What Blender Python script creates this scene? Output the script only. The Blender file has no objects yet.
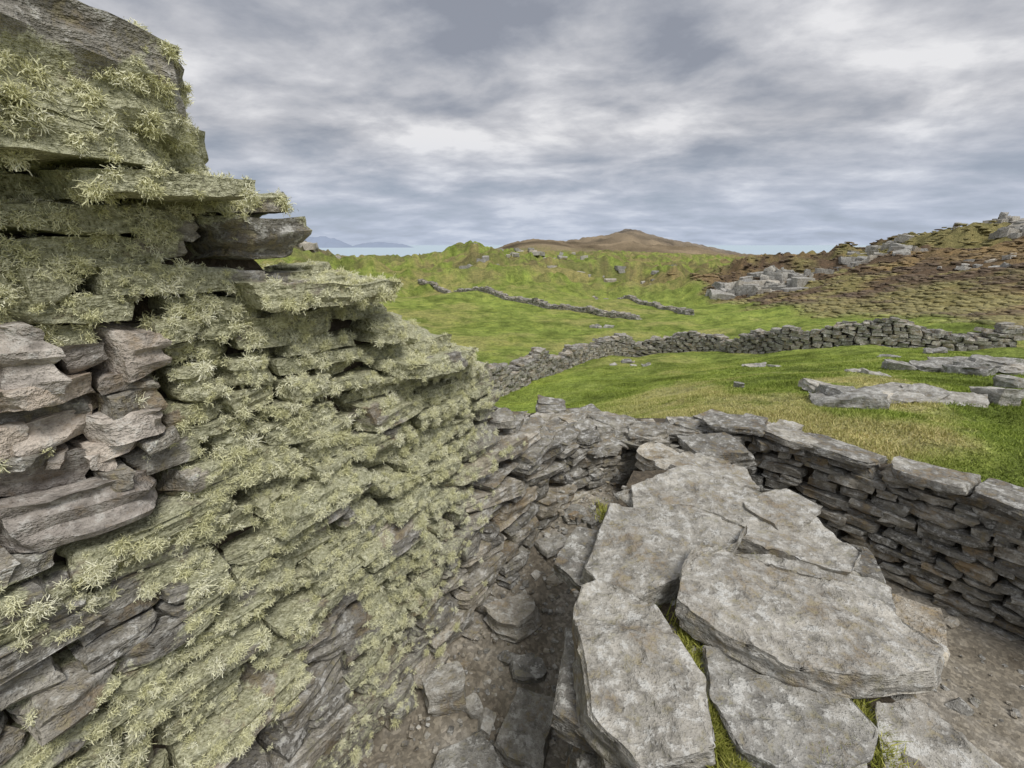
import bpy, math, random, time
import numpy as np
from mathutils import Vector
T0 = time.time()
R = np.random.default_rng(7)
scene = bpy.context.scene

# ------------------------------------------------------------------ noise
def _h(ix, iy, iz, seed):
    n = (ix*374761393 + iy*668265263 + iz*2147483647 + seed*974634777) & 0xFFFFFFFF
    n = ((n ^ (n >> 13))*1274126177) & 0xFFFFFFFF
    n = (n ^ (n >> 16)) & 0xFFFFFF
    return n/float(0xFFFFFF)*2-1
def vn(p, seed=0):
    i = np.floor(p).astype(np.int64); f = p-i; f = f*f*(3-2*f)
    x, y, z = i[:,0], i[:,1], i[:,2]; r = 0
    for a in (0,1):
        wx = f[:,0] if a else 1-f[:,0]
        for b in (0,1):
            wy = wx*(f[:,1] if b else 1-f[:,1])
            for c in (0,1):
                wz = f[:,2] if c else 1-f[:,2]
                r = r + _h(x+a, y+b, z+c, seed)*wy*wz
    return r
def fbm(p, seed=0, o=4):
    r = 0; a = .5
    for k in range(o):
        r = r + a*vn(p*(2**k), seed+k); a *= .5
    return r
def n2(x, y, s, seed=0, o=4):
    return fbm(np.stack([x*s, y*s, np.zeros_like(x)+.37], 1), seed, o)
def ss(e0, e1, v):
    t = np.clip((v-e0)/(e1-e0), 0, 1); return t*t*(3-2*t)

# ------------------------------------------------------------------ mesh builder
class MB:
    def __init__(s): s.v=[]; s.f=[]; s.a=[]; s.m=[]; s.n=0
    def add(s, v, f, rnd, mat=0):
        s.v.append(v); s.f.append(f+s.n); s.n += len(v)
        s.a.append(np.full(len(v), rnd) if np.isscalar(rnd) else rnd)
        s.m.append(np.full(len(f), mat, dtype=np.int32))
    def build(s, name, mats, sharp=38, smooth=True):
        v = np.concatenate(s.v).astype(np.float32); f = np.concatenate(s.f).astype(np.int32)
        a = np.concatenate(s.a).astype(np.float32); m = np.concatenate(s.m)
        k = f.shape[1]
        me = bpy.data.meshes.new(name)
        me.vertices.add(len(v)); me.vertices.foreach_set('co', v.ravel())
        me.loops.add(f.size); me.loops.foreach_set('vertex_index', f.ravel())
        me.polygons.add(len(f)); me.polygons.foreach_set('loop_start', np.arange(0, f.size, k, dtype=np.int32))
        me.polygons.foreach_set('material_index', m)
        me.update(calc_edges=True)
        at = me.attributes.new('rnd', 'FLOAT', 'POINT'); at.data.foreach_set('value', a)
        me.polygons.foreach_set('use_smooth', np.full(len(f), smooth))
        for mt in mats: me.materials.append(mt)
        if sharp and smooth:
            me.set_sharp_from_angle(angle=math.radians(sharp))
        ob = bpy.data.objects.new(name, me); scene.collection.objects.link(ob)
        return ob

_T = {}
def cube(nx, ny, nz):
    key = (nx, ny, nz)
    if key in _T: return _T[key]
    idx = {}; V = []; F = []
    def g(i, j, k):
        t = (i, j, k)
        if t not in idx:
            idx[t] = len(V); V.append((2*i/nx-1, 2*j/ny-1, 2*k/nz-1))
        return idx[t]
    for i in range(nx):
        for j in range(ny):
            F.append((g(i,j,nz), g(i+1,j,nz), g(i+1,j+1,nz), g(i,j+1,nz)))
            F.append((g(i,j,0), g(i,j+1,0), g(i+1,j+1,0), g(i+1,j,0)))
    for i in range(nx):
        for k in range(nz):
            F.append((g(i,0,k), g(i+1,0,k), g(i+1,0,k+1), g(i,0,k+1)))
            F.append((g(i,ny,k), g(i,ny,k+1), g(i+1,ny,k+1), g(i+1,ny,k)))
    for j in range(ny):
        for k in range(nz):
            F.append((g(0,j,k), g(0,j,k+1), g(0,j+1,k+1), g(0,j+1,k)))
            F.append((g(nx,j,k), g(nx,j+1,k), g(nx,j+1,k+1), g(nx,j,k+1)))
    _T[key] = (np.array(V, float), np.array(F, np.int32))
    return _T[key]

def stone(L, D, H, sp=.03, cuts=6, rough=1.0, poly=None):
    nx = int(np.clip(round(L/sp), 3, 64)); ny = int(np.clip(round(D/sp), 2, 64)); nz = int(np.clip(round(H/sp*1.3), 2, 9))
    T, F = cube(nx, ny, nz)
    hs = np.array([L, D, H])/2
    v = T*hs
    if poly is None:
        v[:,0] *= 1 + R.uniform(-.16,.16)*T[:,1] + R.uniform(-.1,.1)*T[:,2]
        v[:,1] *= 1 + R.uniform(-.12,.12)*T[:,0]
        v[:,2] *= 1 + R.uniform(-.22,.22)*T[:,0]
    for c in range(cuts):
        n = R.normal(size=3); n[2] *= .55 if poly is None else 1.2
        n /= np.linalg.norm(n)
        d = (np.abs(n)*hs).sum()*(R.uniform(.70,.93) if poly is None else R.uniform(.86,.97))
        e = np.maximum(0, v@n-d); v = v-e[:,None]*n
    if poly is not None:
        P = np.array(poly); P = P-P.mean(0)
        area = 0.5*np.sum(P[:,0]*np.roll(P[:,1],-1)-np.roll(P[:,0],-1)*P[:,1])
        if area < 0: P = P[::-1]
        for i in range(len(P)):
            a, b = P[i], P[(i+1)%len(P)]
            e = b-a; l = np.linalg.norm(e)
            n = np.array([e[1], -e[0], R.uniform(-.2,.3)*l]); n /= np.linalg.norm(n)
            ex = np.maximum(0, v@n-n[:2]@a)
            v = v-ex[:,None]*n
    off = R.uniform(-500, 500, 3)
    q = v+off
    s = min(.12, max(.03, H))
    am = min(.028, H*.17)*rough
    dv = np.stack([vn(q*(.55/s), 1), vn(q*(.55/s)+31, 2), vn(q*(.55/s)+57, 3)*.8], 1)*am
    dv += np.stack([vn(q*(1.6/s), 4), vn(q*(1.6/s)+11, 5), vn(q*(1.6/s)+27, 6)*.7], 1)*am*.55
    st = vn(np.stack([q[:,0]*4, q[:,1]*4, q[:,2]*(2.2/max(H,.04))*2.2], 1), 8)
    rad = T.copy(); rad[:,2] = 0
    side = np.maximum(np.abs(T[:,0]), np.abs(T[:,1]))**8
    dv[:, :2] += rad[:, :2]*(st*am*.9*side)[:,None]
    top = T[:,2] > .9
    if poly is not None:
        # chipped outline and spalled, stepped bedding surface
        od = np.round(1.6*vn(np.stack([q[:,0]*9, q[:,1]*9, q[:,2]*30], 1), 15))/1.6+.5*vn(np.stack([q[:,0]*24, q[:,1]*24, q[:,2]*30], 1), 16)
        cd = v[:,:2]/(np.linalg.norm(v[:,:2], axis=1)[:,None]+1e-6)
        dv[:, :2] += cd*(od*.010*side)[:,None]
        tp = vn(np.stack([q[:,0]*2.0+q[:,1]*1.2, q[:,1]*4.2, q[:,2]*0], 1), 9)+.35*vn(np.stack([q[:,0]*9, q[:,1]*13, q[:,2]*0], 1), 10)+.12*vn(np.stack([q[:,0]*28, q[:,1]*28, q[:,2]*0], 1), 11)
        dv[:,2] += np.where(top, np.round(tp*2.4)/2.4*.026+tp*.006, 0)
    else:
        tp = vn(np.stack([q[:,0]*3.2, q[:,1]*3.2, q[:,2]*0], 1), 9)
        dv[:,2] += np.where(top, np.floor(tp*3.0)/3.0*am*.7, 0)
    return v+dv, F

def rot(v, rx, ry, rz):
    cx, sx, cy, sy, cz, sz = math.cos(rx), math.sin(rx), math.cos(ry), math.sin(ry), math.cos(rz), math.sin(rz)
    X = np.array([[1,0,0],[0,cx,-sx],[0,sx,cx]]); Y = np.array([[cy,0,sy],[0,1,0],[-sy,0,cy]]); Z = np.array([[cz,-sz,0],[sz,cz,0],[0,0,1]])
    return v@(Z@Y@X).T

# ------------------------------------------------------------------ node helpers
class NT:
    def __init__(s, name):
        s.mat = bpy.data.materials.new(name); s.mat.use_nodes = True
        s.t = s.mat.node_tree; s.b = s.t.nodes['Principled BSDF']
    def n(s, ty, **kw):
        nd = s.t.nodes.new(ty)
        for k, v in kw.items():
            if k[0] == '_': nd.inputs[k[1:].replace('_',' ')].default_value = v
            else: setattr(nd, k, v)
        return nd
    def l(s, a, b): s.t.links.new(a, b)
    def noise(s, co, scale, detail=4, rough=.6, dist=0):
        nd = s.n('ShaderNodeTexNoise', _Scale=scale, _Detail=detail, _Roughness=rough, _Distortion=dist)
        s.l(co, nd.inputs['Vector']); return nd.outputs['Fac']
    def ramp(s, fac, pts):
        nd = s.n('ShaderNodeValToRGB'); e = nd.color_ramp.elements
        while len(e) < len(pts): e.new(.5)
        for i, (p, c) in enumerate(pts):
            e[i].position = p; e[i].color = (c,c,c,1) if np.isscalar(c) else (*c, 1)
        s.l(fac, nd.inputs[0]); return nd.outputs[0]
    def mix(s, fac, a, b, bt='MIX'):
        nd = s.n('ShaderNodeMix', data_type='RGBA', blend_type=bt)
        for i, x in ((0, fac), (6, a), (7, b)):
            if isinstance(x, (int, float)): nd.inputs[i].default_value = x
            elif isinstance(x, tuple): nd.inputs[i].default_value = (*x, 1)
            else: s.l(x, nd.inputs[i])
        return nd.outputs[2]
    def math(s, op, a, b=0.0):
        nd = s.n('ShaderNodeMath', operation=op)
        for i, x in ((0, a), (1, b)):
            if isinstance(x, (int, float)): nd.inputs[i].default_value = x
            else: s.l(x, nd.inputs[i])
        return nd.outputs[0]
    def bump(s, h, st, dist, prev=None):
        nd = s.n('ShaderNodeBump', _Strength=st, _Distance=dist); s.l(h, nd.inputs['Height'])
        if prev: s.l(prev, nd.inputs['Normal'])
        return nd.outputs['Normal']

def stone_mat(name, dark, light, white=.5, crust=0.0, warm=.25, lich=False, stretch=3.2, speck=.7, bump=.028):
    m = NT(name)
    co = m.n('ShaderNodeTexCoord').outputs['Object']
    at = m.n('ShaderNodeAttribute', attribute_name='rnd').outputs['Fac']
    off = m.n('ShaderNodeVectorMath', operation='SCALE'); off.inputs[0].default_value = (37, 61, 23); m.l(at, off.inputs[3])
    ad = m.n('ShaderNodeVectorMath', operation='ADD'); m.l(co, ad.inputs[0]); m.l(off.outputs[0], ad.inputs[1]); c = ad.outputs[0]
    mp = m.n('ShaderNodeMapping'); mp.inputs['Scale'].default_value = (1, 1, stretch); mp.inputs['Rotation'].default_value = (.12, .08, .3); m.l(c, mp.inputs[0]); cs = mp.outputs[0]
    big = m.noise(c, 4.5, 5, .7)
    col = m.ramp(big, [(.32, dark), (.5, tuple((a+b)/2 for a, b in zip(dark, light))), (.64, light)])
    fol = m.noise(cs, 13, 4, .72)
    col = m.mix(.7, col, m.ramp(fol, [(.34, .42), (.5, 1.0), (.66, 1.35)]), 'MULTIPLY')
    med = m.noise(c, 18, 4, .75)
    if warm:
        wn = m.ramp(m.math('ADD', m.math('MULTIPLY', big, .7), m.math('MULTIPLY', med, .3)), [(.38, 1.0), (.46, 0.0)])
        col = m.mix(m.math('MULTIPLY', wn, warm), col, (.36, .26, .14))
    tone = m.ramp(m.math('FRACT', m.math('MULTIPLY', at, 7.13)), [(0, (.62,.62,.62)), (.45, (.93,.92,.90)), (.8, (1.12,1.08,1.02)), (1, (1.22,1.13,1.0))])
    col = m.mix(1.0, col, tone, 'MULTIPLY')
    wl = m.ramp(med, [(.54, 0.0), (.59, 1.0)])
    wl2 = m.ramp(big, [(.44, 0.1), (.58, 1.0)])
    col = m.mix(m.math('MULTIPLY', m.math('MULTIPLY', wl, wl2), white), col, (.62, .615, .58))
    if crust > 0:
        cl = m.ramp(med, [(.36, 1.0), (.45, 0.0)])
        col = m.mix(m.math('MULTIPLY', cl, crust), col, (.40,.38,.24))
    fine = m.noise(c, 75, 3, .75)
    if lich:
        la = m.n('ShaderNodeAttribute', attribute_name='lich').outputs['Fac']
        lf = m.ramp(m.math('ADD', m.math('MULTIPLY', la, .30), m.math('ADD', m.math('MULTIPLY', med, .65), m.math('MULTIPLY', fine, .3))), [(.60, 0.0), (.70, 1.0)])
        lc = m.ramp(fine, [(.3, (.22,.225,.12)), (.5, (.44,.44,.28)), (.7, (.66,.66,.48))])
        col = m.mix(m.math('MULTIPLY', lf, .85), col, lc)
    sp = m.ramp(fine, [(.32, .4), (.44, 1.0), (.58, 1.0), (.7, 1.35)])
    col = m.mix(speck, col, sp, 'MULTIPLY')
    m.l(col, m.b.inputs['Base Color'])
    m.b.inputs['Roughness'].default_value = .95
    m.b.inputs['Specular IOR Level'].default_value = .15
    h = m.math('ADD', m.math('MULTIPLY', fol, .9), m.math('ADD', m.math('MULTIPLY', med, .9), m.math('MULTIPLY', fine, .3)))
    m.l(m.bump(h, 1.0, bump), m.b.inputs['Normal'])
    return m.mat

M_left = stone_mat('lichened_wall_stone', (.175,.165,.145), (.50,.48,.43), .8, .4, .35, True)
M_slab = stone_mat('slab_stone', (.25,.24,.22), (.50,.49,.455), .8, .35, .35, speck=.5, bump=.024)
M_wall = stone_mat('dry_wall_stone', (.18,.17,.155), (.48,.465,.42), .75, .25, .5)
M_fresh = stone_mat('fresh_broken_stone', (.30,.265,.235), (.66,.61,.56), .4, .0, .35, stretch=2.0, bump=.022)
M_far = stone_mat('field_stone', (.24,.235,.22), (.56,.55,.515), .8, .25, .2)

def soil_mat(name, c1, c2, c3):
    m = NT(name); co = m.n('ShaderNodeTexCoord').outputs['Object']
    a = m.noise(co, 3, 5, .7)
    col = m.ramp(a, [(.3, c1), (.5, c2), (.7, c3)])
    g = m.n('ShaderNodeTexVoronoi', _Scale=55.0, _Randomness=1.0); m.l(co, g.inputs['Vector'])
    gc = m.n('ShaderNodeSeparateColor'); m.l(g.outputs['Color'], gc.inputs[0])
    col = m.mix(.6, col, m.ramp(gc.outputs[0], [(0, .5), (.6, 1.0), (1, 1.7)]), 'MULTIPLY')
    m.l(col, m.b.inputs['Base Color']); m.b.inputs['Roughness'].default_value = .95
    b = m.bump(m.noise(co, 30, 4, .75), .9, .02)
    m.l(b, m.b.inputs['Normal']); return m.mat
M_soil = soil_mat('dark_soil', (.05,.04,.03), (.10,.08,.055), (.15,.125,.09))
M_gravel = soil_mat('gravel_earth', (.16,.135,.10), (.26,.23,.18), (.40,.37,.32))

# ------------------------------------------------------------------ ring wall geometry
RING = np.array([(-2.25,-.9),(-1.8,-.05),(-1.22,.93),(-.73,1.70),(-.2,2.45),(.32,3.12),(.72,3.55),(1.2,3.78),(1.65,3.8),(2.1,3.68),(2.55,3.25),(2.95,2.75),(3.3,2.25),(3.6,1.6),(3.75,.6),(3.7,-.6)])
def densify(P, step=.03):
    P = np.array(P, float); out = []
    Q = np.vstack([2*P[0]-P[1], P, 2*P[-1]-P[-2]])
    for i in range(1, len(Q)-2):
        p0, p1, p2, p3 = Q[i-1], Q[i], Q[i+1], Q[i+2]
        n = min(60, max(2, int(np.linalg.norm(p2-p1)/step)))
        for k in range(n):
            t = k/n
            out.append(.5*((2*p1)+(-p0+p2)*t+(2*p0-5*p1+4*p2-p3)*t*t+(-p0+3*p1-3*p2+p3)*t**3))
    out.append(P[-1]); return np.array(out)
class Curve:
    def __init__(s, P):
        s.p = densify(P); d = np.linalg.norm(np.diff(s.p, axis=0), axis=1)
        s.s = np.concatenate([[0], np.cumsum(d)]); s.L = s.s[-1]
    def at(s, q):
        x = np.interp(q, s.s, s.p[:,0]); y = np.interp(q, s.s, s.p[:,1]); e = .06
        dx = np.interp(q+e, s.s, s.p[:,0])-np.interp(q-e, s.s, s.p[:,0]); dy = np.interp(q+e, s.s, s.p[:,1])-np.interp(q-e, s.s, s.p[:,1])
        l = math.hypot(dx, dy)+1e-9
        return np.array([x, y]), np.array([dx/l, dy/l])

def dry_wall(mb, P, zb, zt, hr, lr, depth, batter, sp, jit=.02, cuts=6, core_w=.7, caps=None, mats=(0,1), tilt=.04, fresh=None, short=None):
    c = Curve(P)
    S = np.linspace(0, c.L, 60)
    zbs = np.array([zb(*c.at(s)[0]) for s in S]); zts = np.array([zt(*c.at(s)[0]) for s in S])
    z = zbs.min()-.05; row = 0
    while z < zts.max():
        h = R.uniform(*hr)
        s = R.uniform(-.2, 0)
        while s < c.L:
            l = R.uniform(*lr)*(1 if R.random() > .25 else .55)
            if short: l *= short(*c.at(s)[0], z)
            sm = s+l/2
            if sm > c.L: break
            b0 = np.interp(sm, S, zbs); t0 = np.interp(sm, S, zts)
            wob = .035*math.sin(sm*2.1+row*.25)+.02*math.sin(sm*5.3+2)
            if z+h*.6+wob < t0 and z+h > b0-.08:
                split = h > .09 and R.random() < .4
                lay = [(0, .5), (.5, .5)] if split else [(0, 1)]
                for (o, k) in lay:
                    hh = h*k*R.uniform(.84,1.04); ll = l*R.uniform(.86,1.03); dd = depth*R.uniform(.75,1.15)
                    v, f = stone(ll, dd, hh, sp, cuts)
                    v = rot(v, R.normal(0,tilt*.8), R.normal(0,tilt), R.normal(0,tilt*1.2))
                    p, d = c.at(sm+R.uniform(-.02,.02)); nrm = np.array([d[1], -d[0]])
                    zc = z+h*(o+k/2)+wob
                    inset = dd/2 + R.uniform(-jit, jit) + batter*(zc-b0)
                    ctr = p-nrm*inset
                    w = np.empty_like(v)      # local axes: x along wall, y into wall, z up
                    w[:,0] = ctr[0]+v[:,0]*d[0]-v[:,1]*nrm[0]
                    w[:,1] = ctr[1]+v[:,0]*d[1]-v[:,1]*nrm[1]
                    w[:,2] = zc+v[:,2]
                    mt = mats[0]
                    if fresh and fresh(ctr[0], ctr[1], zc): mt = 2
                    mb.add(w, f, R.random(), mt)
            s += l*.98
        z += h*.97; row += 1
    if core_w:
        n = 80; rows = []
        for s in np.linspace(0, c.L, n):
            p, d = c.at(s); nrm = np.array([d[1], -d[0]]); b0 = zb(*p)-.3; t0 = zt(*p)-.07
            i0 = .13
            pts = [(i0, b0), (i0+batter*(t0-b0)*.5, (b0+t0)/2), (i0+batter*(t0-b0), t0-.04), (i0+.1+batter*(t0-b0), t0), (core_w*.6+.2, t0+.0), (core_w+.2, t0-.05), (core_w+.25, b0)]
            rows.append([(p[0]-nrm[0]*a, p[1]-nrm[1]*a, zz) for a, zz in pts])
        V = np.array(rows).reshape(-1, 3); k = 7; F = []
        for i in range(n-1):
            for j in range(k-1):
                F.append((i*k+j, (i+1)*k+j, (i+1)*k+j+1, i*k+j+1))
        mb.add(V, np.array(F, np.int32), .5, mats[1])
    if caps:
        for _ in range(caps['n']):
            s = R.uniform(*caps.get('s', (0, c.L))); p, d = c.at(s); nrm = np.array([d[1], -d[0]])
            o = R.uniform(*caps['o']); t0 = zt(*p)
            L_ = R.uniform(*caps['L']); D_ = L_*R.uniform(.55,.9); H_ = R.uniform(*caps['H'])
            v, f = stone(L_, D_, H_, sp*1.1, cuts+1)
            v = rot(v, R.normal(0,.09), R.normal(0,.09), R.uniform(0, 6.28))
            bt = batter*(t0-zb(*p))
            mb.add(v+np.array([p[0]-nrm[0]*(o+bt), p[1]-nrm[1]*(o+bt), t0-.04+R.uniform(-.03,.03)]), f, R.random(), mats[0])

def floor_z(x, y):
    return np.interp(y, [-2, 1.8, 2.5, 3.6, 5], [-2.62, -2.6, -2.4, -2.1, -2.05]) if x < 1.2 else -2.47
def left_top(x, y):
    return float(np.interp(y, [-1, .6, 1.15, 1.48, 1.53, 1.66, 1.74, 2.0, 2.12, 2.17, 2.55, 2.68, 2.86, 3.12, 3.5, 3.8], [.76, .58, .42, .34, .20, .08, -.08, -.17, -.26, -.43, -.66, -.88, -1.16, -1.44, -1.60, -1.64]))
allc = Curve(RING)
def sub(i0, i1): return RING[i0:i1+1]
def put(mb, L, D, H, x, y, z, rz, rx=0, ry=0, sp=.022, cuts=7, mat=0, rough=1.0):
    v, f = stone(L, D, H, sp, cuts, rough)
    mb.add(rot(v, rx, ry, rz)+np.array([x, y, z]), f, R.random(), mat)

# --- big lichen covered wall
wl = MB()
zone = lambda x, y, z: y < 1.45 and -.80 < z < -.26
fresh = lambda x, y, z: zone(x, y, z) and R.random() < .7
dry_wall(wl, sub(0, 7), floor_z, left_top, (.05,.16), (.2,.58), .42, .07, .022, .045, 7, .9, dict(n=150, o=(.15,.95), L=(.2,.45), H=(.05,.13), s=(1.5, 6.2)), fresh=fresh, tilt=.065,
         short=lambda x, y, z: .45 if zone(x, y, z) else 1.0)
ang = math.atan2(.84, .54)
put(wl, 1.06, .5, .24, -1.325, 1.225, .44, ang, .05, .12, cuts=4)
put(wl, .6, .46, .10, -1.30, 1.25, .26, ang, .0, .02)
put(wl, .42, .4, .06, -1.10, 1.47, .16, ang, .0, -.03)
put(wl, .62, .45, .09, -.87, 1.95, -.18, ang, .06, .05)
put(wl, .5, .45, .08, -.47, 2.40, -.60, ang-.1, .03, .05)
wall_left = wl.build('ruined_broch_wall', [M_left, M_soil, M_fresh])

# --- end of the passage and the revetment to the right
wr = MB()
def right_top(x, y): return -1.63 if x > 1.9 else -1.68
dry_wall(wr, sub(6, 15), floor_z, right_top, (.035,.085), (.14,.42), .30, .05, .026, .022, 6, .55, dict(n=80, o=(.05,.5), L=(.16,.34), H=(.04,.09), s=(0, 1.9)))
for (x, y, L, D, H, rz, z) in [(2.05,3.90,.5,.34,.07,-.5,-1.59),(2.42,3.60,.42,.36,.06,-.85,-1.60),(2.72,3.28,.44,.34,.06,-.9,-1.60),(3.0,2.91,.46,.36,.065,-.98,-1.59),(3.26,2.54,.40,.38,.07,-1.0,-1.58),(3.48,2.13,.44,.4,.06,-1.1,-1.59),(3.68,1.68,.5,.4,.06,-1.2,-1.59),(3.82,1.15,.5,.4,.06,-1.3,-1.59)]:
    put(wr, L, D, H, x, y, z, rz+R.normal(0,.06), R.normal(0,.03), R.normal(0,.03), sp=.022)
put(wr, .50, .36, .16, 1.66, 3.38, -1.63, .1, .05, -.08, sp=.022)
put(wr, .30, .3, .12, 1.2, 3.38, -1.70, .5, .05, -.08)
wall_right = wr.build('dry_stone_revetment_wall', [M_wall, M_soil])

# --- central wall head with its great slabs
cw = MB()
Lf = [(1.45,3.25),(1.12,3.05),(.80,2.72),(.58,2.36),(.40,1.88),(.29,1.45),(.22,1.0),(.2,.5),(.2,-.6)]
Rf = [(1.5,-.6),(1.48,.5),(1.45,1.0),(1.56,1.35),(1.72,1.8),(1.76,2.3),(1.75,2.75),(1.85,3.3)]
ct = lambda x, y: -1.63
dry_wall(cw, Lf, floor_z, ct, (.05,.13), (.16,.42), .32, .04, .026, .04, 7, .55)
dry_wall(cw, Rf, lambda x, y: -2.5, ct, (.05,.12), (.16,.42), .32, .04, .026, .03, 7, .55)
slabs = [
 ('A', [(.41,1.71),(.62,1.53),(.68,1.25),(.63,1.01),(.40,.96),(.25,1.15),(.25,1.44),(.335,1.66)], -1.49, .17, .03, -.03),
 ('B', [(.76,1.41),(.99,1.35),(1.20,1.22),(1.22,1.10),(1.12,1.0),(.87,.94),(.73,1.03),(.70,1.215)], -1.54, .10, .02, .02),
 ('C', [(.97,1.90),(1.20,1.80),(1.54,1.68),(1.65,1.34),(1.51,1.23),(1.24,1.20),(1.01,1.25),(.86,1.37),(.70,1.51),(.79,1.70)], -1.455, .10, .0, .02),
 ('D', [(.57,2.38),(1.04,2.29),(1.37,2.03),(1.05,1.87),(.82,1.60),(.44,1.62),(.34,1.83)], -1.50, .13, .02, .0),
 ('E', [(.80,2.66),(1.32,2.92),(1.68,2.64),(1.76,2.28),(1.92,2.07),(1.62,1.80),(1.36,1.87),(1.08,2.12),(.73,2.31)], -1.525, .12, .0, -.02),
 ('F', [(1.05,1.98),(1.60,2.0),(1.80,1.74),(1.62,1.48),(1.1,1.6)], -1.545, .09, .0, .0),
 ('G', [(1.26,1.17),(1.45,1.19),(1.58,.95),(1.4,.72),(1.05,.78)], -1.56, .10, .0, .04),
 ('H', [(.18,.96),(.43,.97),(.64,.91),(.62,.68),(.16,.66)], -1.54, .14, .02, .0),
 ('I', [(.72,.86),(1.0,.88),(1.1,.5),(.66,.45)], -1.55, .12, .0, .0),
 ('J', [(1.16,3.02),(1.45,3.22),(1.74,3.0),(1.68,2.70),(1.36,2.84)], -1.57, .10, .03, .0),
 ('K', [(.2,.6),(.62,.62),(.62,0),(.2,0)], -1.54, .12, .0, .0),
 ('L', [(.66,.42),(1.45,.45),(1.4,-.2),(.66,-.2)], -1.56, .12, .0, .0),
 ('M', [(.62,1.60),(.80,1.60),(.86,1.42),(.70,1.42)], -1.60, .08, .0, .0),
]
for si, (nm, poly, z, H, rx, ry) in enumerate(slabs):
    P = np.array(poly); cen = P.mean(0); ex = np.abs(P-cen).max(0)*2.1
    v, f = stone(ex[0], ex[1], H, .014, 5, .42, poly=poly)
    cw.add(rot(v, rx, ry, 0)+np.array([cen[0], cen[1], z-H/2+.01]), f, (si % 7 + R.uniform(.25,.72))/7.13, 2)
for (x,y,L,D,H,z,rz) in [(1.28,2.35,.8,.5,.07,-1.60,-.5),(1.6,1.62,.5,.4,.06,-1.60,-.6),(.5,2.0,.5,.5,.09,-1.62,.9),(1.0,1.6,.7,.5,.1,-1.63,.2),(.42,1.35,.45,.45,.12,-1.68,1.3),(1.3,1.1,.5,.4,.08,-1.64,.2),(1.5,2.5,.5,.5,.08,-1.62,.8),(1.82,2.0,.3,.2,.09,-1.63,1.1),(.95,2.62,.5,.3,.09,-1.62,.6),(1.35,3.1,.45,.3,.12,-1.66,.4),(1.62,2.35,.42,.3,.04,-1.51,.5)]:
    put(cw, L, D, H, x, y, z, rz, R.normal(0,.03), R.normal(0,.03), mat=0 if z < -1.53 else 2)
for _ in range(260):
    s = R.uniform(.015,.06); x = R.uniform(.3,1.7); y = R.uniform(.3,3.0)
    put(cw, s*1.3, s, s*.6, x, y, -1.60+R.uniform(-.02,.015), R.uniform(0,6), R.normal(0,.2), R.normal(0,.2), sp=.02, cuts=5, mat=0)
gx, gy = np.meshgrid(np.linspace(.36,1.40,60), np.linspace(-.5,3.0,150), indexing='ij')
gyf = gy.ravel(); sh = np.interp(gyf, [1.0,1.9,2.4,3.0], [0,.12,.28,.62]); gxf = gx.ravel(); gxf = np.where(gyf > 1, gxf*(1-sh*.35)+sh, gxf)
gz = -1.60+.03*n2(gxf, gyf, 6, 3)
idx = np.arange(60*150).reshape(60,150)
F = np.stack([idx[:-1,:-1].ravel(), idx[1:,:-1].ravel(), idx[1:,1:].ravel(), idx[:-1,1:].ravel()], 1)
cw.add(np.stack([gxf, gyf, gz], 1), F.astype(np.int32), .4, 1)
wall_mid = cw.build('slab_capped_wall', [M_wall, M_soil, M_slab])
print('walls', time.time()-T0)

# ------------------------------------------------------------------ gravel floor + loose stones
fl = MB()
xs = np.linspace(-2.6, 4.3, 260); ys = np.linspace(-1.2, 4.4, 220)
X, Y = np.meshgrid(xs, ys, indexing='ij'); x = X.ravel(); y = Y.ravel()
zl = np.interp(y, [-2, 1.8, 2.5, 3.6, 5], [-2.62, -2.6, -2.4, -2.1, -2.05]); k = np.clip((x-.9)/.6, 0, 1); zf = zl*(1-k)-2.47*k
zf += .05*n2(x, y, 2.5, 5)+.02*n2(x, y, 14, 6)
idx = np.arange(len(xs)*len(ys)).reshape(len(xs), len(ys))
F = np.stack([idx[:-1,:-1].ravel(), idx[1:,:-1].ravel(), idx[1:,1:].ravel(), idx[:-1,1:].ravel()], 1).astype(np.int32)
fl.add(np.stack([x, y, zf], 1), F, .5, 0)
floor = fl.build('gravel_path', [M_gravel], sharp=None)
def fz(a, b):
    k = min(max((a-.9)/.6, 0), 1); return float(np.interp(b, [-2, 1.8, 2.5, 3.6, 5], [-2.62, -2.6, -2.4, -2.1, -2.05]))*(1-k)-2.47*k
lo = MB()
for (x_, y_, L, D, H, rz) in [(.02,2.42,.30,.24,.15,.7),(.30,3.0,.26,.2,.06,.5),(-.40,1.98,.22,.18,.14,.3),(.08,1.82,.38,.28,.09,1.2),(-.24,1.62,.34,.24,.07,.4),(.10,2.12,.2,.15,.07,.2),(.52,3.3,.2,.18,.06,.2),(-.02,2.72,.16,.12,.06,.9)]:
    put(lo, L, D, H, x_, y_, fz(x_,y_)+H*.35, rz, R.normal(0,.08), R.normal(0,.08), mat=0)
for _ in range(1100):
    y_ = R.uniform(.8, 3.6); xa = np.interp(y_, [.8,1.8,2.5,3.6], [-1.2,-.72,-.2,.65]); xb = np.interp(y_, [.8,1.8,2.4,3.2], [.2,.38,.6,1.2])
    if R.random() < .3: x_ = R.uniform(1.6, 3.2); y_ = R.uniform(.7, 2.6)
    else: x_ = R.uniform(xa, xb)
    s = R.uniform(.008,.03) if R.random() < .95 else R.uniform(.04,.09)
    put(lo, s*1.4, s, s*.6, x_, y_, fz(x_,y_)+s*.1, R.uniform(0,6), R.normal(0,.3), R.normal(0,.3), sp=.02, cuts=5, mat=0)
lo.build('loose_stones', [M_slab])

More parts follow.
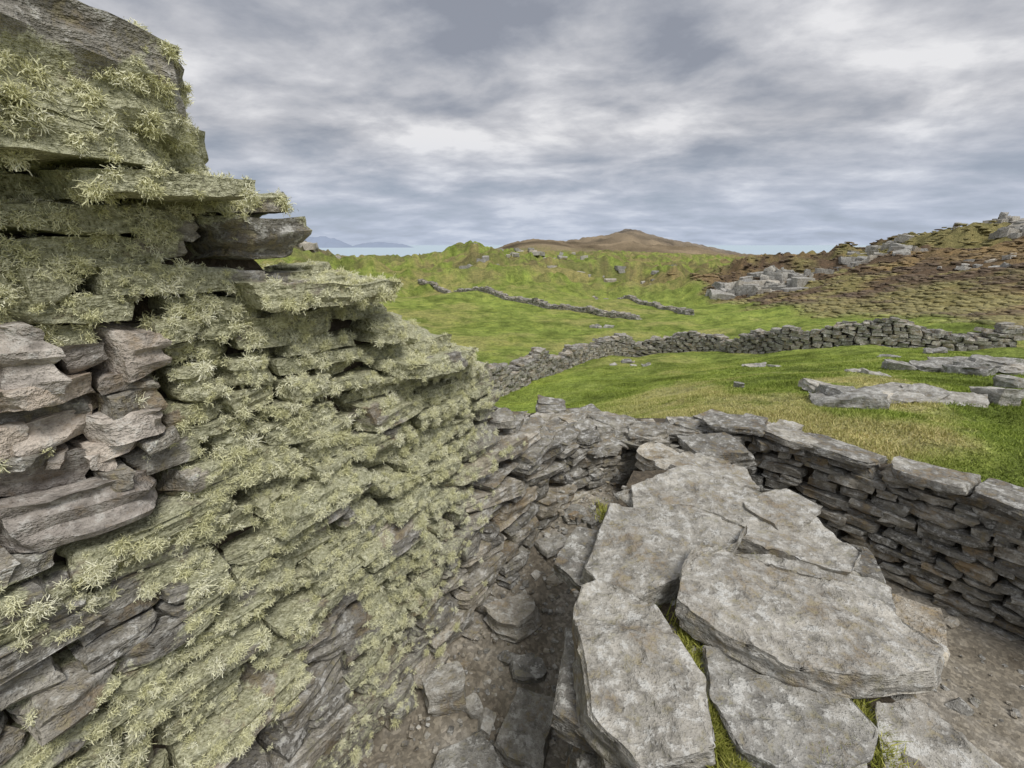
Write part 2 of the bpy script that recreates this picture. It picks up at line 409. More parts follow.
# ------------------------------------------------------------------ terrain
RR = [2,3,4.5,6,8,12,16,20,24,40,60,80,120,180,300,600,1500,3000,7000]
TB = {
-180:[-1.6,-1.6,-1.7,-1.8,-2,-2.5,-3,-3.5,-4,-5,-6,-7,-8,-10,-15,-60,-90,-90,-90],
-50:[-2,-2,-2.2,-2.5,-2.9,-3.8,-4.6,-5,-5.3,-6,-6.5,-6,-5,-6,-15,-60,-90,-90,-90],
-25:[-2,-2,-2.2,-2.5,-2.9,-3.8,-4.6,-5,-5.3,-6,-6.2,-5.2,-2.6,.4,-8,-60,-90,-90,-90],
-20:[-2,-2,-2.2,-2.5,-2.9,-3.8,-4.6,-5,-5.3,-6,-6.4,-6.2,-5.6,-6.6,-14,-60,-90,-90,-90],
-11:[-2,-2,-2.3,-2.7,-3.2,-4.2,-5,-5.2,-5.5,-6.5,-6.7,-6.4,-5.8,-6.4,-14,-60,-90,-90,-90],
-6:[-2,-2,-2.3,-2.7,-3.2,-4.2,-5,-5.2,-5.5,-6.5,-6.7,-5.8,-2.0,-.8,-8,-60,-90,-90,-90],
-2:[-2,-2,-2.4,-2.8,-3.3,-4.3,-5.1,-5.3,-5.5,-6.5,-6.7,-6.0,-3.4,-3.2,-7,-6,-20,-90,-90],
1:[-2,-2,-2.4,-2.8,-3.3,-4.3,-5.1,-5.3,-5.5,-6.5,-6.7,-6.2,-4.7,-5.4,-8,3.5,-20,-90,-90],
4:[-1.9,-1.9,-2.3,-2.7,-3.2,-4.2,-5.0,-5.3,-5.5,-6.5,-6.9,-6.6,-5.2,-5.6,-8,5.5,-10,-90,-90],
7:[-1.8,-1.8,-2.2,-2.65,-3.15,-4.1,-4.9,-5.25,-5.5,-6.5,-7,-7,-5.8,-5.8,-7,-3.5,0,-90,-90],
9:[-1.75,-1.75,-2.1,-2.6,-3.1,-4.0,-4.8,-5.2,-5.5,-6.5,-7,-7.2,-6.2,-5.8,-7,-5,10,-90,-90],
12:[-1.7,-1.7,-2.05,-2.5,-3.0,-3.9,-4.7,-5.15,-5.5,-6.5,-7,-7.4,-7,-6.4,-6,-6,26,-90,-90],
14:[-1.7,-1.7,-2,-2.4,-2.9,-3.8,-4.6,-5.1,-5.5,-6.5,-7,-7.5,-7.5,-7.0,-7,-7,54,-90,-90],
16:[-1.7,-1.7,-2,-2.4,-2.9,-3.8,-4.6,-5.1,-5.5,-6.5,-7,-7.5,-7.8,-7.4,-7,-7,28,-90,-90],
19:[-1.68,-1.68,-1.88,-2.2,-2.7,-3.6,-4.4,-4.9,-5.3,-6.4,-7,-7.5,-8,-8,-7.8,-8,8,-90,-90],
24:[-1.66,-1.66,-1.8,-2.02,-2.4,-3.3,-4.1,-4.7,-5.1,-6.2,-6.9,-7.3,-7.4,-7.6,-8.4,-9,-18,-90,-90],
30:[-1.65,-1.65,-1.74,-1.9,-2.2,-2.9,-3.6,-4.2,-4.6,-5.6,-5.9,-5.8,-4.8,-6.5,-9,-20,-50,-90,-90],
38:[-1.65,-1.65,-1.70,-1.80,-2.0,-2.6,-3.1,-3.5,-3.9,-4.6,-4.2,-3.6,-1.8,-3.5,-8,-20,-50,-90,-90],
48:[-1.65,-1.65,-1.68,-1.74,-1.9,-2.4,-2.8,-3.1,-3.3,-3.5,-1.9,-.4,2.8,2,-4,-20,-50,-90,-90],
60:[-1.65,-1.65,-1.66,-1.66,-1.8,-2.2,-2.5,-2.7,-2.8,-2.4,0,3,6,6,4,-10,-50,-90,-90],
180:[-1.6,-1.6,-1.7,-1.8,-2,-2.5,-3,-3.5,-4,-5,-6,-7,-8,-10,-15,-60,-90,-90,-90]}
ka = np.array(sorted(TB)); TM = np.array([TB[k] for k in ka])
ga = np.arange(-180, 181, 1.0); gl = np.linspace(math.log(2), math.log(7000), 260)
tmp = np.array([np.interp(gl, np.log(RR), row) for row in TM])
G = np.array([np.interp(ga, ka, tmp[:, j]) for j in range(len(gl))]).T
kern = np.array([1,4,6,4,1])/16
def blur(A, ax, n):
    for _ in range(n):
        Pd = np.pad(A, [(2,2) if i == ax else (0,0) for i in range(2)], mode='edge')
        A = sum(k*np.take(Pd, range(i, i+A.shape[ax]), axis=ax) for i, k in enumerate(kern))
    return A
G = blur(blur(G, 0, 1), 1, 4)
ringpts = allc.p
inner = np.vstack([ringpts, [(3.5,-1.2),(-2.3,-1.2)]])
gs = np.arange(-7.2, 7.25, .05); GX, GY = np.meshgrid(gs, gs, indexing='ij'); qx, qy = GX.ravel(), GY.ravel()
ins = np.zeros(len(qx), bool); n = len(inner)
for i in range(n):
    x1, y1 = inner[i]; x2, y2 = inner[(i+1)%n]
    if y1 == y2: continue
    ins ^= ((y1 > qy) != (y2 > qy)) & (qx < (x2-x1)*(qy-y1)/(y2-y1)+x1)
dq = np.full(len(qx), 1e9)
for i in range(0, n, 2): dq = np.minimum(dq, (qx-inner[i][0])**2+(qy-inner[i][1])**2)
SD = np.where(ins, -np.sqrt(dq), np.sqrt(dq)).reshape(GX.shape)
def sdist(x, y):
    fx = np.clip((x+7.2)/.05, 0, len(gs)-1.01); fy = np.clip((y+7.2)/.05, 0, len(gs)-1.01); ix = fx.astype(int); iy = fy.astype(int); tx = fx-ix; ty = fy-iy
    return (SD[ix,iy]*(1-tx)+SD[ix+1,iy]*tx)*(1-ty)+(SD[ix,iy+1]*(1-tx)+SD[ix+1,iy+1]*tx)*ty
def terrain(x, y):
    r = np.hypot(x, y); a = np.degrees(np.arctan2(x, y)); lr = np.log(np.maximum(r, 2.001))
    fa = np.clip(a+180, 0, 359.999); ia = fa.astype(int); ta = fa-ia
    fr = (lr-gl[0])/(gl[1]-gl[0]); fr = np.clip(fr, 0, len(gl)-1.001); ir = fr.astype(int); tr = fr-ir
    z = (G[ia, ir]*(1-ta)+G[ia+1, ir]*ta)*(1-tr)+(G[ia, ir+1]*(1-ta)+G[ia+1, ir+1]*ta)*tr
    z = z + np.clip((r-4)/10, 0, 1)*.52*n2(x, y, .25, 11) + np.clip((r-2)/4, 0, 1)*.12*n2(x, y, 1.2, 12)
    rg = 1-2*np.abs(n2(x, y, .035, 17, 5)); rg2 = 1-2*np.abs(n2(x, y, .09, 19, 5))
    z = z + ss(50, 100, r)*(1-ss(260,500,r))*((rg-.72)*8+(rg2-.7)*4.6) + np.clip((r-30)/50, 0, 1)*1.6*n2(x, y, .06, 13, 5)
    rg3 = 1-2*np.abs(n2(x, y, .0065, 27, 6)); rg4 = 1-2*np.abs(n2(x, y, .016, 33, 5))
    z = z + np.clip((r-300)/500, 0, 1)*(10*n2(x, y, .007, 14, 6)+16*(rg3-.75)+12*(rg4-.7))
    kk = np.clip((sdist(x, y)-.28)/.14, 0, 1)
    return z*kk + (-3.0)*(1-kk)
azs = np.concatenate([np.arange(-180,-60,3.0), np.arange(-60,62,.20), np.arange(62,181,3.0)])
rs = np.concatenate([[0.02], np.exp(np.linspace(math.log(.5), math.log(7000), 460))])
A, Q = np.meshgrid(np.radians(azs), rs, indexing='ij'); x = (np.sin(A)*Q).ravel(); y = (np.cos(A)*Q).ravel()
z = terrain(x, y)
idx = np.arange(A.size).reshape(A.shape)
F = np.stack([idx[:-1,:-1].ravel(), idx[:-1,1:].ravel(), idx[1:,1:].ravel(), idx[1:,:-1].ravel()], 1).astype(np.int32)[:, ::-1]
tm = MB(); tm.add(np.stack([x, y, z], 1), np.ascontiguousarray(F), .5, 0)
def cover(x, y):
    r = np.hypot(x, y); a = np.degrees(np.arctan2(x, y))
    N = n2(x, y, .09, 21, 5); N2 = n2(x, y, .35, 22, 5); N3 = n2(x, y, .02, 23, 4); N4 = n2(x, y, 1.3, 29, 4)
    lush = np.array([.275,.345,.078]); olive = np.array([.38,.355,.135]); straw = np.array([.54,.47,.25]); heath = np.array([.145,.105,.07]); rust = np.array([.29,.21,.105])
    c = lush[None]*(1+.65*N2[:,None]+.6*N4[:,None])
    k = ss(-.12,.30, N+.6*N2+.4*N4)[:,None]*.75; c = c*(1-k)+olive*k
    k = (ss(.0,.30, N2+.6*N4+.08)*(1-ss(9,18,r))*ss(2,22,a))[:,None]*.7; c = c*(1-k)+straw*k
    k = ss(.12,.34,-N4-.5*N2)[:,None]*.4; c = c*(1-k)+np.array([.13,.17,.04])*k
    k = (ss(45,115,r))[:,None]*ss(-.15,.22,N2+N3+N)[:,None]*.75; c = c*(1-k)+np.array([.28,.23,.11])*k
    k = (ss(50,110,r))[:,None]*ss(.0,.22,N2-N)[:,None]*.65; c = c*(1-k)+np.array([.15,.13,.07])*k
    hb = ss(0, 5, a-np.interp(r, [20,30,45,70,120,200], [60,40,27,19,21,25]) + 10*N + 5*N2)*ss(20,32,r)
    hc = heath+(rust-heath)*ss(-.15,.35,N2+.8*N)[:,None]
    gk = ss(.0,.25,-N+.5*N2+.12*(1-ss(34,58,r))-.02*ss(50,80,r))[:,None]*.8; hc = hc*(1-gk)+np.array([.29,.265,.11])*gk
    c = c*(1-hb[:,None])+hc*hb[:,None]
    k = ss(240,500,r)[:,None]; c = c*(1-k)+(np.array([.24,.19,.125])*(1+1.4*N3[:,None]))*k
    k = ss(600,1500,r)[:,None]*.4; c = c*(1-k)+np.array([.22,.22,.23])*k  # distance haze painted into the far hills' colour, greyer with range
    k = ((1-ss(-23,-19,a))*ss(90,130,r))[:,None]*.8; c = c*(1-k)+np.array([.14,.12,.09])*k
    return np.clip(c, .005, 1), hb
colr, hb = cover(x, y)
m = NT('grass_and_moor')
co = m.n('ShaderNodeTexCoord').outputs['Object']
va = m.n('ShaderNodeAttribute', attribute_name='cover').outputs['Color']
f1 = m.noise(co, 5, 5, .78); f2 = m.noise(co, .8, 5, .75); f3 = m.noise(co, 45, 3, .8)
col = m.mix(.8, va, m.ramp(f1, [(.32, .42), (.5, 1.0), (.68, 1.6)]), 'MULTIPLY')
col = m.mix(.8, col, m.ramp(f2, [(.34, (.5,.54,.5)), (.5, (1,1,1)), (.66, (1.4,1.28,1.2))]), 'MULTIPLY')
col = m.mix(.8, col, m.ramp(f3, [(.3, .5), (.5, 1.0), (.7, 1.45)]), 'MULTIPLY')
m.l(col, m.b.inputs['Base Color']); m.b.inputs['Roughness'].default_value = 1; m.b.inputs['Specular IOR Level'].default_value = .05
b = m.bump(m.math('ADD', m.math('MULTIPLY', f2, 4), f1), 1.0, .14); m.l(b, m.b.inputs['Normal'])
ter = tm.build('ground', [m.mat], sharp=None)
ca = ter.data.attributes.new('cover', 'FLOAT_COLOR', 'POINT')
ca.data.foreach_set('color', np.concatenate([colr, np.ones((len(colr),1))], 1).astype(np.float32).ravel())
print('terrain', time.time()-T0)

# ------------------------------------------------------------------ short turf blades
g = NT('turf_blades'); va = g.n('ShaderNodeAttribute', attribute_name='cover').outputs['Color']; ra = g.n('ShaderNodeAttribute', attribute_name='rnd').outputs['Fac']
gc = g.mix(1.0, va, g.ramp(ra, [(0, (.65,.7,.5)), (.6, (1.1,1.1,1.0)), (1, (1.45,1.35,1.5))]), 'MULTIPLY')
df = g.n('ShaderNodeBsdfDiffuse'); g.l(gc, df.inputs[0]); g.l(df.outputs[0], g.t.nodes['Material Output'].inputs[0])
M_blade = g.mat
def blades(name, x, y, z, hmin, hmax, wid, col, lean=.5, hk=1.0):
    n = len(x); h = R.uniform(hmin, hmax, n)*hk; th = R.uniform(0, 6.28, n); w = wid*R.uniform(.6, 1.4, n)
    lx = R.normal(0, lean, n)*h; ly = R.normal(0, lean, n)*h
    P = np.empty((n, 3, 3)); dx = np.cos(th)*w; dy = np.sin(th)*w
    P[:,0] = np.stack([x-dx, y-dy, z-.004], 1); P[:,1] = np.stack([x+dx, y+dy, z-.004], 1); P[:,2] = np.stack([x+lx, y+ly, z+h], 1)
    mb = MB(); mb.add(P.reshape(-1,3), np.arange(n*3, dtype=np.int32).reshape(-1,3), np.repeat(R.random(n), 3), 0)
    ob = mb.build(name, [M_blade], sharp=None, smooth=False)
    ca = ob.data.attributes.new('cover', 'FLOAT_COLOR', 'POINT')
    cc = np.repeat(np.concatenate([col, np.ones((n,1))], 1), 3, axis=0).astype(np.float32); ca.data.foreach_set('color', cc.ravel())
    return ob
n = 420000
rr = np.exp(R.uniform(math.log(2.8), math.log(19), n)); aa = np.radians(R.uniform(-12, 62, n))
x = np.sin(aa)*rr; y = np.cos(aa)*rr
ok = (sdist(x, y) > .40+.12*n2(x, y, 3, 40))
x, y = x[ok], y[ok]; z = terrain(x, y); cc, _ = cover(x, y)
hk = .55+1.1*ss(-.2,.4,n2(x,y,1.8,41))
blades('grass', x, y, z, .012, .038, .0035+.0003*np.hypot(x,y), cc, .6, hk)
jx, jy = [], []
for (px, py, s, k) in [(.705,1.15,.035,700),(.69,1.0,.05,900),(.68,1.35,.03,500),(.84,.91,.09,900),(1.0,.90,.08,700),(.72,1.45,.05,300),(1.23,1.17,.04,400),(1.02,2.3,.05,250),(.62,1.62,.03,200),(1.35,2.0,.05,250),(1.2,1.0,.05,400),(.58,2.4,.05,200),(1.75,2.5,.05,200),(1.0,1.26,.06,300)]:
    jx.append(R.normal(px, s*.6, k*2)); jy.append(R.normal(py, s*1.3, k*2))
jx = np.concatenate(jx); jy = np.concatenate(jy)
blades('moss', jx, jy, -1.588+.03*n2(jx,jy,12,77), .012, .045, .003, np.array([[.36,.37,.10]])*(1+.6*n2(jx,jy,25,78))[:,None], .7)

# ------------------------------------------------------------------ field walls
def tzv(x, y): return terrain(np.asarray(x, float), np.asarray(y, float))
def tz(x, y): return float(tzv([x], [y])[0])
def field_wall(name, P, H, hr, lr, sp, depth=.35):
    mb = MB(); c = Curve(P)
    S = np.linspace(0, c.L, 200); PP = np.array([c.at(s)[0] for s in S]); Z = tzv(PP[:,0], PP[:,1]); TT = np.array([H*(1+.18*math.sin(s*1.7)+.12*math.sin(s*4.1+1)+.15*math.sin(s*.6)) for s in S])
    for side in (1, -1):
        h0 = -.1
        while h0 < H*1.4:
            h = R.uniform(*hr); s = R.uniform(0,.2)
            while s < c.L:
                l = R.uniform(*lr); sm = s+l/2; top = np.interp(sm, S, TT)
                if h0+h*.5 < top and sm < c.L:
                    v, f = stone(l*.96, depth, h*.96, sp, 4)
                    v = rot(v, R.normal(0,.07), R.normal(0,.08), R.normal(0,.1)); p, d = c.at(sm); nrm = np.array([d[1],-d[0]])*side
                    o = depth*.42*(1-h0*.25)+R.uniform(-.03,.03)
                    w = np.empty_like(v); w[:,0] = p[0]+nrm[0]*o+v[:,0]*d[0]-v[:,1]*d[1]; w[:,1] = p[1]+nrm[1]*o+v[:,0]*d[1]+v[:,1]*d[0]
                    w[:,2] = np.interp(sm, S, Z)+h0+h/2+v[:,2]; mb.add(w, f, R.random(), 0)
                s += l
            h0 += h*.97
    return mb.build(name, [M_wall])
field_wall('field_wall', [(-1.6,13.0),(-.6,14.2),(.6,16.2),(2.6,19.6),(4.6,22.3),(6.6,22.6),(9.0,20.8),(10.4,18.6)], .8, (.07,.16), (.18,.45), .11)
field_wall('field_wall', [(10.3,19.2),(11.2,17.6),(12.6,16.3),(14.2,15.4),(16.6,14.6)], .75, (.07,.16), (.18,.45), .11)
field_wall('field_wall', [(-16,80),(-10,71),(-4,62),(1,54),(6,48),(12,42)], .48, (.12,.2), (.3,.7), .25, .5)
field_wall('field_wall', [(17,43),(18,50),(16.5,60),(13,72)], .38, (.12,.2), (.3,.6), .25, .45)

# ------------------------------------------------------------------ outcrops and boulders
def outcrop(name, cx, cy, sx, sy, n, L, H, sp, rz=0, up=.25, cuts=8):
    mb = MB(); c, s = math.cos(rz), math.sin(rz)
    a, b = R.normal(0,.45,n)*sx, R.normal(0,.45,n)*sy; X = cx+a*c-b*s; Y = cy+a*s+b*c; Z = tzv(X, Y)
    for i in range(n):
        l = R.uniform(*L)*(1 if R.random() > .4 else .5); h = R.uniform(*H)
        v, f = stone(l, l*R.uniform(.5,.85), h, sp, cuts, 1.6)
        v = rot(v, R.normal(0,.12), R.normal(0,.12), rz+R.normal(0,.35)); mb.add(v+np.array([X[i], Y[i], Z[i]+h*up*R.uniform(-.8,1)]), f, R.random(), 0)
    return mb.build(name, [M_far])
outcrop('rock_outcrop', 4.75, 5.55, 1.0, .45, 13, (.4,1.0), (.10,.18), .04, -.25, .0)
outcrop('rock_outcrop', 9.6, 8.9, 1.3, .9, 13, (.7,1.5), (.18,.36), .06, -.6, .12)
outcrop('rock_outcrop', 11.8, 11.4, 1.4, .7, 6, (.5,1.1), (.12,.22), .1, -.3, .05)
outcrop('rock_outcrop', 6.6, 8.0, .6, .3, 3, (.3,.6), (.08,.16), .06, .2, .0)
outcrop('rock_outcrop', 7.2, 12.5, 1.3, .5, 4, (.3,.6), (.1,.16), .07, .1, .0)
outcrop('rock_outcrop', 4.5, 18.5, 2.5, .8, 5, (.3,.7), (.1,.22), .09, .1, .0)
for (bx, by, bs) in [(5.95,5.25,.42),(3.9,7.4,.22),(8.0,6.9,.4)]:
    bb = MB(); put(bb, bs, bs*.8, bs*.55, bx, by, tz(bx,by)+bs*.15, R.uniform(0,3), .05, .1, sp=.03, cuts=14, rough=.8); bb.build('boulder', [M_far])
for (cx, cy, sx, sy, n_, L, H) in [(-8,112,8,8,80,(.6,3.2),(.8,2.0)),(1,106,9,8,80,(.6,3.2),(.8,2.0)),(11,104,9,8,50,(.6,2.6),(.6,1.5)),(-16,112,8,8,24,(.6,2.4),(.5,1.2)),(31,60,5,3.5,80,(.7,3.4),(.8,2.0)),(37,64,4,4,44,(.6,3.0),(.7,1.8)),(43,66,4,4,14,(.6,2.2),(.5,1.2)),
    (52,66,5,5,30,(.8,3.0),(.6,1.4)),(72,64,5,4,70,(.8,3.6),(.7,1.8)),(92,88,10,8,40,(1,3.2),(.6,1.4)),(66,84,8,6,30,(1,2.8),(.5,1.2)),(7,36,2,1,6,(.4,.9),(.2,.4)),(-62,142,13,12,60,(1.2,4),(1,2.2)),(5,160,20,12,40,(1,3.6),(.7,1.6)),(45,44,6,5,14,(.5,1.4),(.3,.5)),(34,120,20,14,26,(1,3.4),(.6,1.2)),(16,95,8,8,24,(.6,2),(.4,1))]:
    outcrop('rock_outcrop', cx, cy, sx, sy, n_, L, H, L[1]*.13, R.uniform(-.5,.5), .15)

# ------------------------------------------------------------------ heather clumps on the brown hill, one mass
hm = MB(); hn = 9000; T8, F8 = cube(3,3,2); T8n = T8/np.linalg.norm(T8, axis=1)[:,None]
hr_ = np.exp(R.uniform(math.log(24), math.log(125), hn)); ha_ = np.radians(R.uniform(18, 60, hn)); HX, HY = np.sin(ha_)*hr_, np.cos(ha_)*hr_
HC, HB = cover(HX, HY); HZ = tzv(HX, HY); hcol = []
for i in range(hn):
    if HB[i] < .45: continue
    s = R.uniform(.07,.22)*(1+hr_[i]/70)
    v = T8n*np.array([s*R.uniform(.8,1.4), s*R.uniform(.8,1.4), s*.34])
    v = v*(1+.5*vn(T8*2+R.uniform(0,99), 3))[:,None]
    hm.add(v+np.array([HX[i], HY[i], HZ[i]]), F8, R.random(), 0); hcol.append(np.tile(np.append(HC[i]*R.uniform(.75,1.15), 1), (len(v),1)))
hmat = NT('heather'); co = hmat.n('ShaderNodeTexCoord').outputs['Object']
c_ = hmat.n('ShaderNodeAttribute', attribute_name='cover').outputs['Color']; nn = hmat.noise(co, 6, 4, .8)
c_ = hmat.mix(.9, c_, hmat.ramp(nn, [(.3,.35),(.5,1.0),(.7,1.6)]), 'MULTIPLY'); hmat.l(c_, hmat.b.inputs['Base Color']); hmat.b.inputs['Roughness'].default_value = 1
ho = hm.build('heather', [hmat.mat], sharp=None)
ca = ho.data.attributes.new('cover', 'FLOAT_COLOR', 'POINT'); ca.data.foreach_set('color', np.concatenate(hcol).astype(np.float32).ravel())
print('heather', time.time()-T0)

# ------------------------------------------------------------------ sea and islands
def disc(name, z, r0, r1, mat):
    n = 128; V = []
    for i in range(n): a = 2*math.pi*i/n; V += [(math.cos(a)*r0, math.sin(a)*r0, z), (math.cos(a)*r1, math.sin(a)*r1, z)]
    F = [(2*i, 2*i+1, (2*i+3)%(2*n), (2*i+2)%(2*n)) for i in range(n)]
    mb = MB(); mb.add(np.array(V), np.array(F, np.int32), .5, 0); return mb.build(name, [mat], sharp=None)
s_ = NT('sea_water'); s_.b.inputs['Base Color'].default_value = (.46,.56,.63,1); s_.b.inputs['Roughness'].default_value = .6
s_.b.inputs['Specular IOR Level'].default_value = .3
disc('sea', -50, 500, 60000, s_.mat)
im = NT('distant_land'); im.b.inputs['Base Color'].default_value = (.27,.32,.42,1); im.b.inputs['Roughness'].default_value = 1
def island(cx, cy, w, d, h):
    n = 60; u, v = np.meshgrid(np.linspace(-1,1,n), np.linspace(-1,1,12), indexing='ij'); u = u.ravel(); v = v.ravel()
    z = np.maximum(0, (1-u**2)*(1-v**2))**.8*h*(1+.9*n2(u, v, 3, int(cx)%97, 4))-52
    idx = np.arange(n*12).reshape(n, 12); F = np.stack([idx[:-1,:-1].ravel(), idx[1:,:-1].ravel(), idx[1:,1:].ravel(), idx[:-1,1:].ravel()], 1).astype(np.int32)
    mb = MB(); mb.add(np.stack([cx+u*w, cy+v*d, z], 1), F, .5, 0)
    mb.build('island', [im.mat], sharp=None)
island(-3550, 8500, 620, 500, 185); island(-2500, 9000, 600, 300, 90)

# ------------------------------------------------------------------ shaggy lichen cushions on the big wall
me = wall_left.data
nv = len(me.vertices); V = np.empty(nv*3, np.float32); me.vertices.foreach_get('co', V); V = V.reshape(-1,3).astype(float)
nf = len(me.polygons); I = np.empty(nf*4, np.int32); me.loops.foreach_get('vertex_index', I); I = I.reshape(-1,4)
mi = np.empty(nf, np.int32); me.polygons.foreach_get('material_index', mi)
def lich_density(P):
    x, y, z = P[:,0], P[:,1], P[:,2]
    nz = fbm(P*np.array([3.4,3.4,3.4]), 50, 4); nb = fbm(P*1.1, 60, 3); nh = vn(P*16, 66)
    ycut = 1-ss(0, .8, y-2.3-.5*(z+1.1))
    low = .4+.6*ss(-2.6, -1.5, z+.25*(1.9-y))
    hot = ss(.85, 1.35, y)*.32-.34*ss(.26,.44,z)
    d = ss(-.08, .16, nz+.5*nb+hot+.18*nh+.04)*ycut*low
    bare = (y < 1.4)*ss(-.88,-.80,z)*(1-ss(-.34,-.26,z)); d = d*(1-.88*bare)
    return d
la = me.attributes.new('lich', 'FLOAT', 'POINT'); ld = lich_density(V); la.data.foreach_set('value', ld.astype(np.float32))
C = V[I].mean(1); d1 = V[I[:,2]]-V[I[:,0]]; d2 = V[I[:,3]]-V[I[:,1]]; Nn = np.cross(d1, d2); ar = np.linalg.norm(Nn, axis=1)/2; Nn = Nn/(ar[:,None]*2+1e-12)
pc = allc.p; best = np.full(len(C), 1e9); bi = np.zeros(len(C), int)
for i in range(0, len(pc)-1, 3):
    dd = (C[:,0]-pc[i,0])**2+(C[:,1]-pc[i,1])**2; k = dd < best; best[k] = dd[k]; bi[k] = i
tang = pc[np.minimum(bi+1, len(pc)-1)]-pc[bi]; tang /= np.linalg.norm(tang, axis=1)[:,None]+1e-9
wn_ = np.stack([tang[:,1], -tang[:,0]], 1)
inset = -((C[:,0]-pc[bi,0])*wn_[:,0]+(C[:,1]-pc[bi,1])*wn_[:,1])
bat = .07*(C[:,2]+2.5)
facing = Nn[:,0]*wn_[:,0]+Nn[:,1]*wn_[:,1]
sel = ((facing > .15) | (Nn[:,2] > .6)) & (inset < bat+.075) & (mi == 0)
topsel = (mi == 0) & (Nn[:,2] > .3) & (inset < bat+.7) & (C[:,2] > -1.1) & (C[:,1] > 1.3)
base = lich_density(C)
dens = np.where(sel, base*np.where(Nn[:,2] > .7, .45, 1.0), 0)+np.where(topsel & ~sel, .18*base, 0)
w = dens*ar; w[C[:,1] < -.2] *= .1; w /= w.sum()
NC = 6600
pick = R.choice(len(C), NC, p=w)
ww = R.dirichlet(np.ones(4), NC); cpos = (V[I[pick]]*ww[:,:,None]).sum(1)
nrm = Nn[pick]*.4+np.concatenate([wn_[pick], np.zeros((NC,1))],1)*.8; nrm /= np.linalg.norm(nrm, axis=1)[:,None]
rad = np.clip(np.exp(R.normal(math.log(.0175), .42, NC)), .008, .036)
cnt = np.clip((rad/.0175)**1.7*58, 16, 180).astype(int)
own = np.repeat(np.arange(NC), cnt); M_ = len(own); SEG = 3
hd = R.normal(0,1,(M_,3)); hd /= np.linalg.norm(hd, axis=1)[:,None]
dt = (hd*nrm[own]).sum(1); hd = np.where(dt[:,None] < -.15, hd-2*dt[:,None]*nrm[own], hd)
rr_ = rad[own]
root = cpos[own]+hd*(rr_*R.uniform(.0,.8,M_))[:,None]+np.array([0,0,-1])*(rr_*.15)[:,None]
dirv = hd*.7+R.normal(0,.62,(M_,3)); dirv /= np.linalg.norm(dirv, axis=1)[:,None]
sz = rr_*R.uniform(.35,.85,M_)+.003
wv = np.cross(dirv, R.normal(0,1,(M_,3))); wv /= np.linalg.norm(wv, axis=1)[:,None]+1e-9
wid = R.uniform(.0007,.0015,M_)
pts = [root]; d = dirv.copy()
for k in range(SEG):
    pts.append(pts[-1]+d*(sz/SEG)[:,None]); d = d+R.normal(0,.95,(M_,3))+np.array([0,0,-.08]); d /= np.linalg.norm(d, axis=1)[:,None]
VV = np.empty((M_, (SEG+1)*2, 3))
for k in range(SEG+1):
    t = (1-.3*k/SEG); VV[:,2*k] = pts[k]-wv*(wid*t)[:,None]; VV[:,2*k+1] = pts[k]+wv*(wid*t)[:,None]
fb = np.array([[2*k,2*k+1,2*k+3,2*k+2] for k in range(SEG)]); FF = (np.arange(M_)[:,None,None]*((SEG+1)*2)+fb[None]).reshape(-1,4).astype(np.int32)
print('lichen strands', M_)
lt = MB(); rn = np.repeat(np.clip(R.random(NC)[own]*.65+R.random(M_)*.35, 0, 1), (SEG+1)*2); lt.add(VV.reshape(-1,3), FF, rn, 0)
lm = NT('beard_lichen'); at = lm.n('ShaderNodeAttribute', attribute_name='rnd').outputs['Fac']
lc = lm.ramp(at, [(0,(.62,.61,.34)),(.35,(.76,.75,.48)),(.7,(.85,.84,.61)),(1,(.90,.89,.74))])
df = lm.n('ShaderNodeBsdfDiffuse'); lm.l(lc, df.inputs[0]); lm.l(df.outputs[0], lm.t.nodes['Material Output'].inputs[0])
lt.build('lichen', [lm.mat], sharp=None)
print('lichen', time.time()-T0)

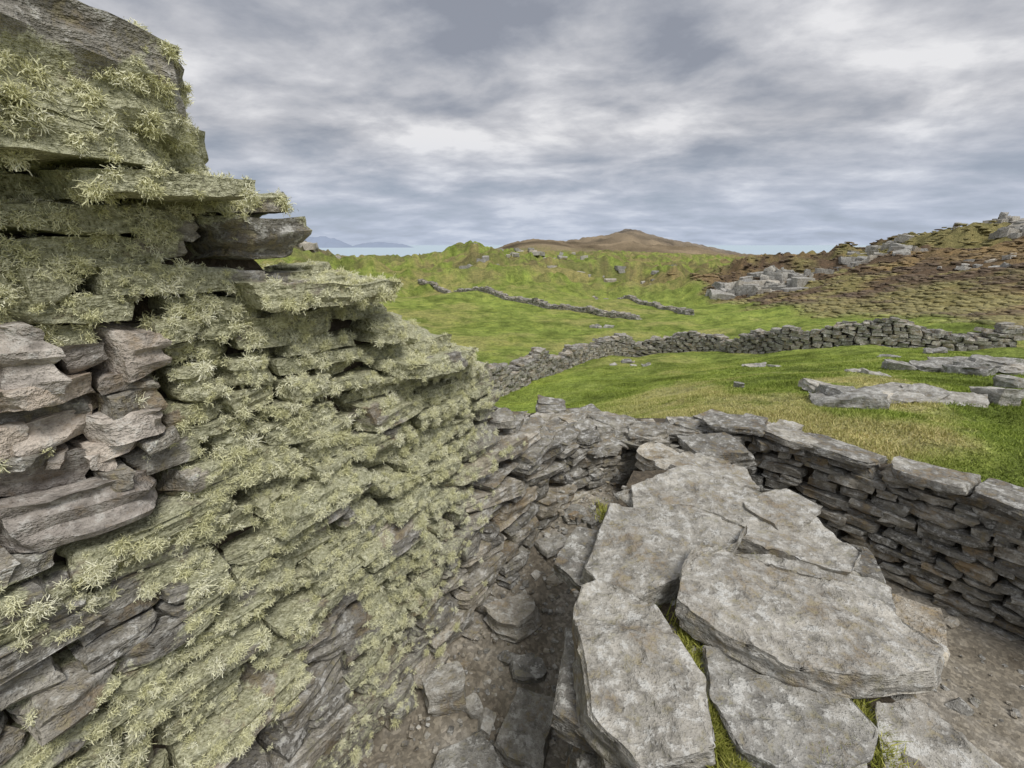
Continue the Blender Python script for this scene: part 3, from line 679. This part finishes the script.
# ------------------------------------------------------------------ sky
world = bpy.data.worlds.new('World'); scene.world = world; world.use_nodes = True
t = world.node_tree; t.nodes.clear()
W = NT.__new__(NT); W.t = t
SE, SA = math.radians(56), math.radians(145)
sky = W.n('ShaderNodeTexSky', sky_type='NISHITA', sun_disc=False, sun_elevation=SE, sun_rotation=SA)
bg1 = W.n('ShaderNodeBackground', _Strength=.1); W.l(sky.outputs[0], bg1.inputs[0])
tc = W.n('ShaderNodeTexCoord').outputs['Generated']; sx = W.n('ShaderNodeSeparateXYZ'); W.l(tc, sx.inputs[0])
zc = W.math('ADD', W.math('MAXIMUM', sx.outputs[2], 0.0), .18)
cb = W.n('ShaderNodeCombineXYZ'); W.l(W.math('DIVIDE', sx.outputs[0], zc), cb.inputs[0]); W.l(W.math('DIVIDE', sx.outputs[1], zc), cb.inputs[1]); cp = cb.outputs[0]
mp = W.n('ShaderNodeMapping'); mp.inputs['Scale'].default_value = (.9,1.1,1); mp.inputs['Rotation'].default_value = (0,0,.35); mp.inputs['Location'].default_value = (7.1,2.6,0); W.l(cp, mp.inputs[0]); cp = mp.outputs[0]
nA = W.noise(cp, 2.0, 7, .57, .15); nB = W.noise(cp, .6, 2, .5, 0)
sm = W.math('ADD', W.math('MULTIPLY', nA, .66), W.math('MULTIPLY', nB, .34))
cl = W.ramp(sm, [(.38,(.30,.315,.36)),(.46,(.42,.435,.48)),(.53,(.55,.56,.60)),(.62,(.80,.80,.82))])
hz = W.ramp(sx.outputs[2], [(.0,1.0),(.05,.8),(.20,0.0)])
cl = W.mix(W.math('MULTIPLY', hz, .62), cl, (.45,.54,.71))
bg2 = W.n('ShaderNodeBackground', _Strength=1.0); W.l(cl, bg2.inputs[0])
cov = W.ramp(sm, [(.40,.88),(.50,1.0)])
mx = W.n('ShaderNodeMixShader'); W.l(cov, mx.inputs[0]); W.l(bg1.outputs[0], mx.inputs[1]); W.l(bg2.outputs[0], mx.inputs[2])
out = W.n('ShaderNodeOutputWorld'); W.l(mx.outputs[0], out.inputs[0])

sd = bpy.data.lights.new('sun', 'SUN'); sd.energy = 2.5; sd.angle = math.radians(22); sd.color = (1,.965,.91)
so = bpy.data.objects.new('sun', sd); scene.collection.objects.link(so)
sv = Vector((math.sin(SA)*math.cos(SE), math.cos(SA)*math.cos(SE), math.sin(SE)))
so.rotation_euler = (-sv).to_track_quat('-Z', 'Y').to_euler()

cam = bpy.data.cameras.new('camera'); cam.sensor_width = 36; cam.lens = 36*450/1024; cam.clip_start = .05; cam.clip_end = 100000
co_ = bpy.data.objects.new('camera', cam); scene.collection.objects.link(co_); co_.rotation_euler = (math.radians(90-17.2), 0, 0); scene.camera = co_
scene.view_settings.view_transform = 'Standard'; scene.view_settings.look = 'None'; scene.view_settings.exposure = 0
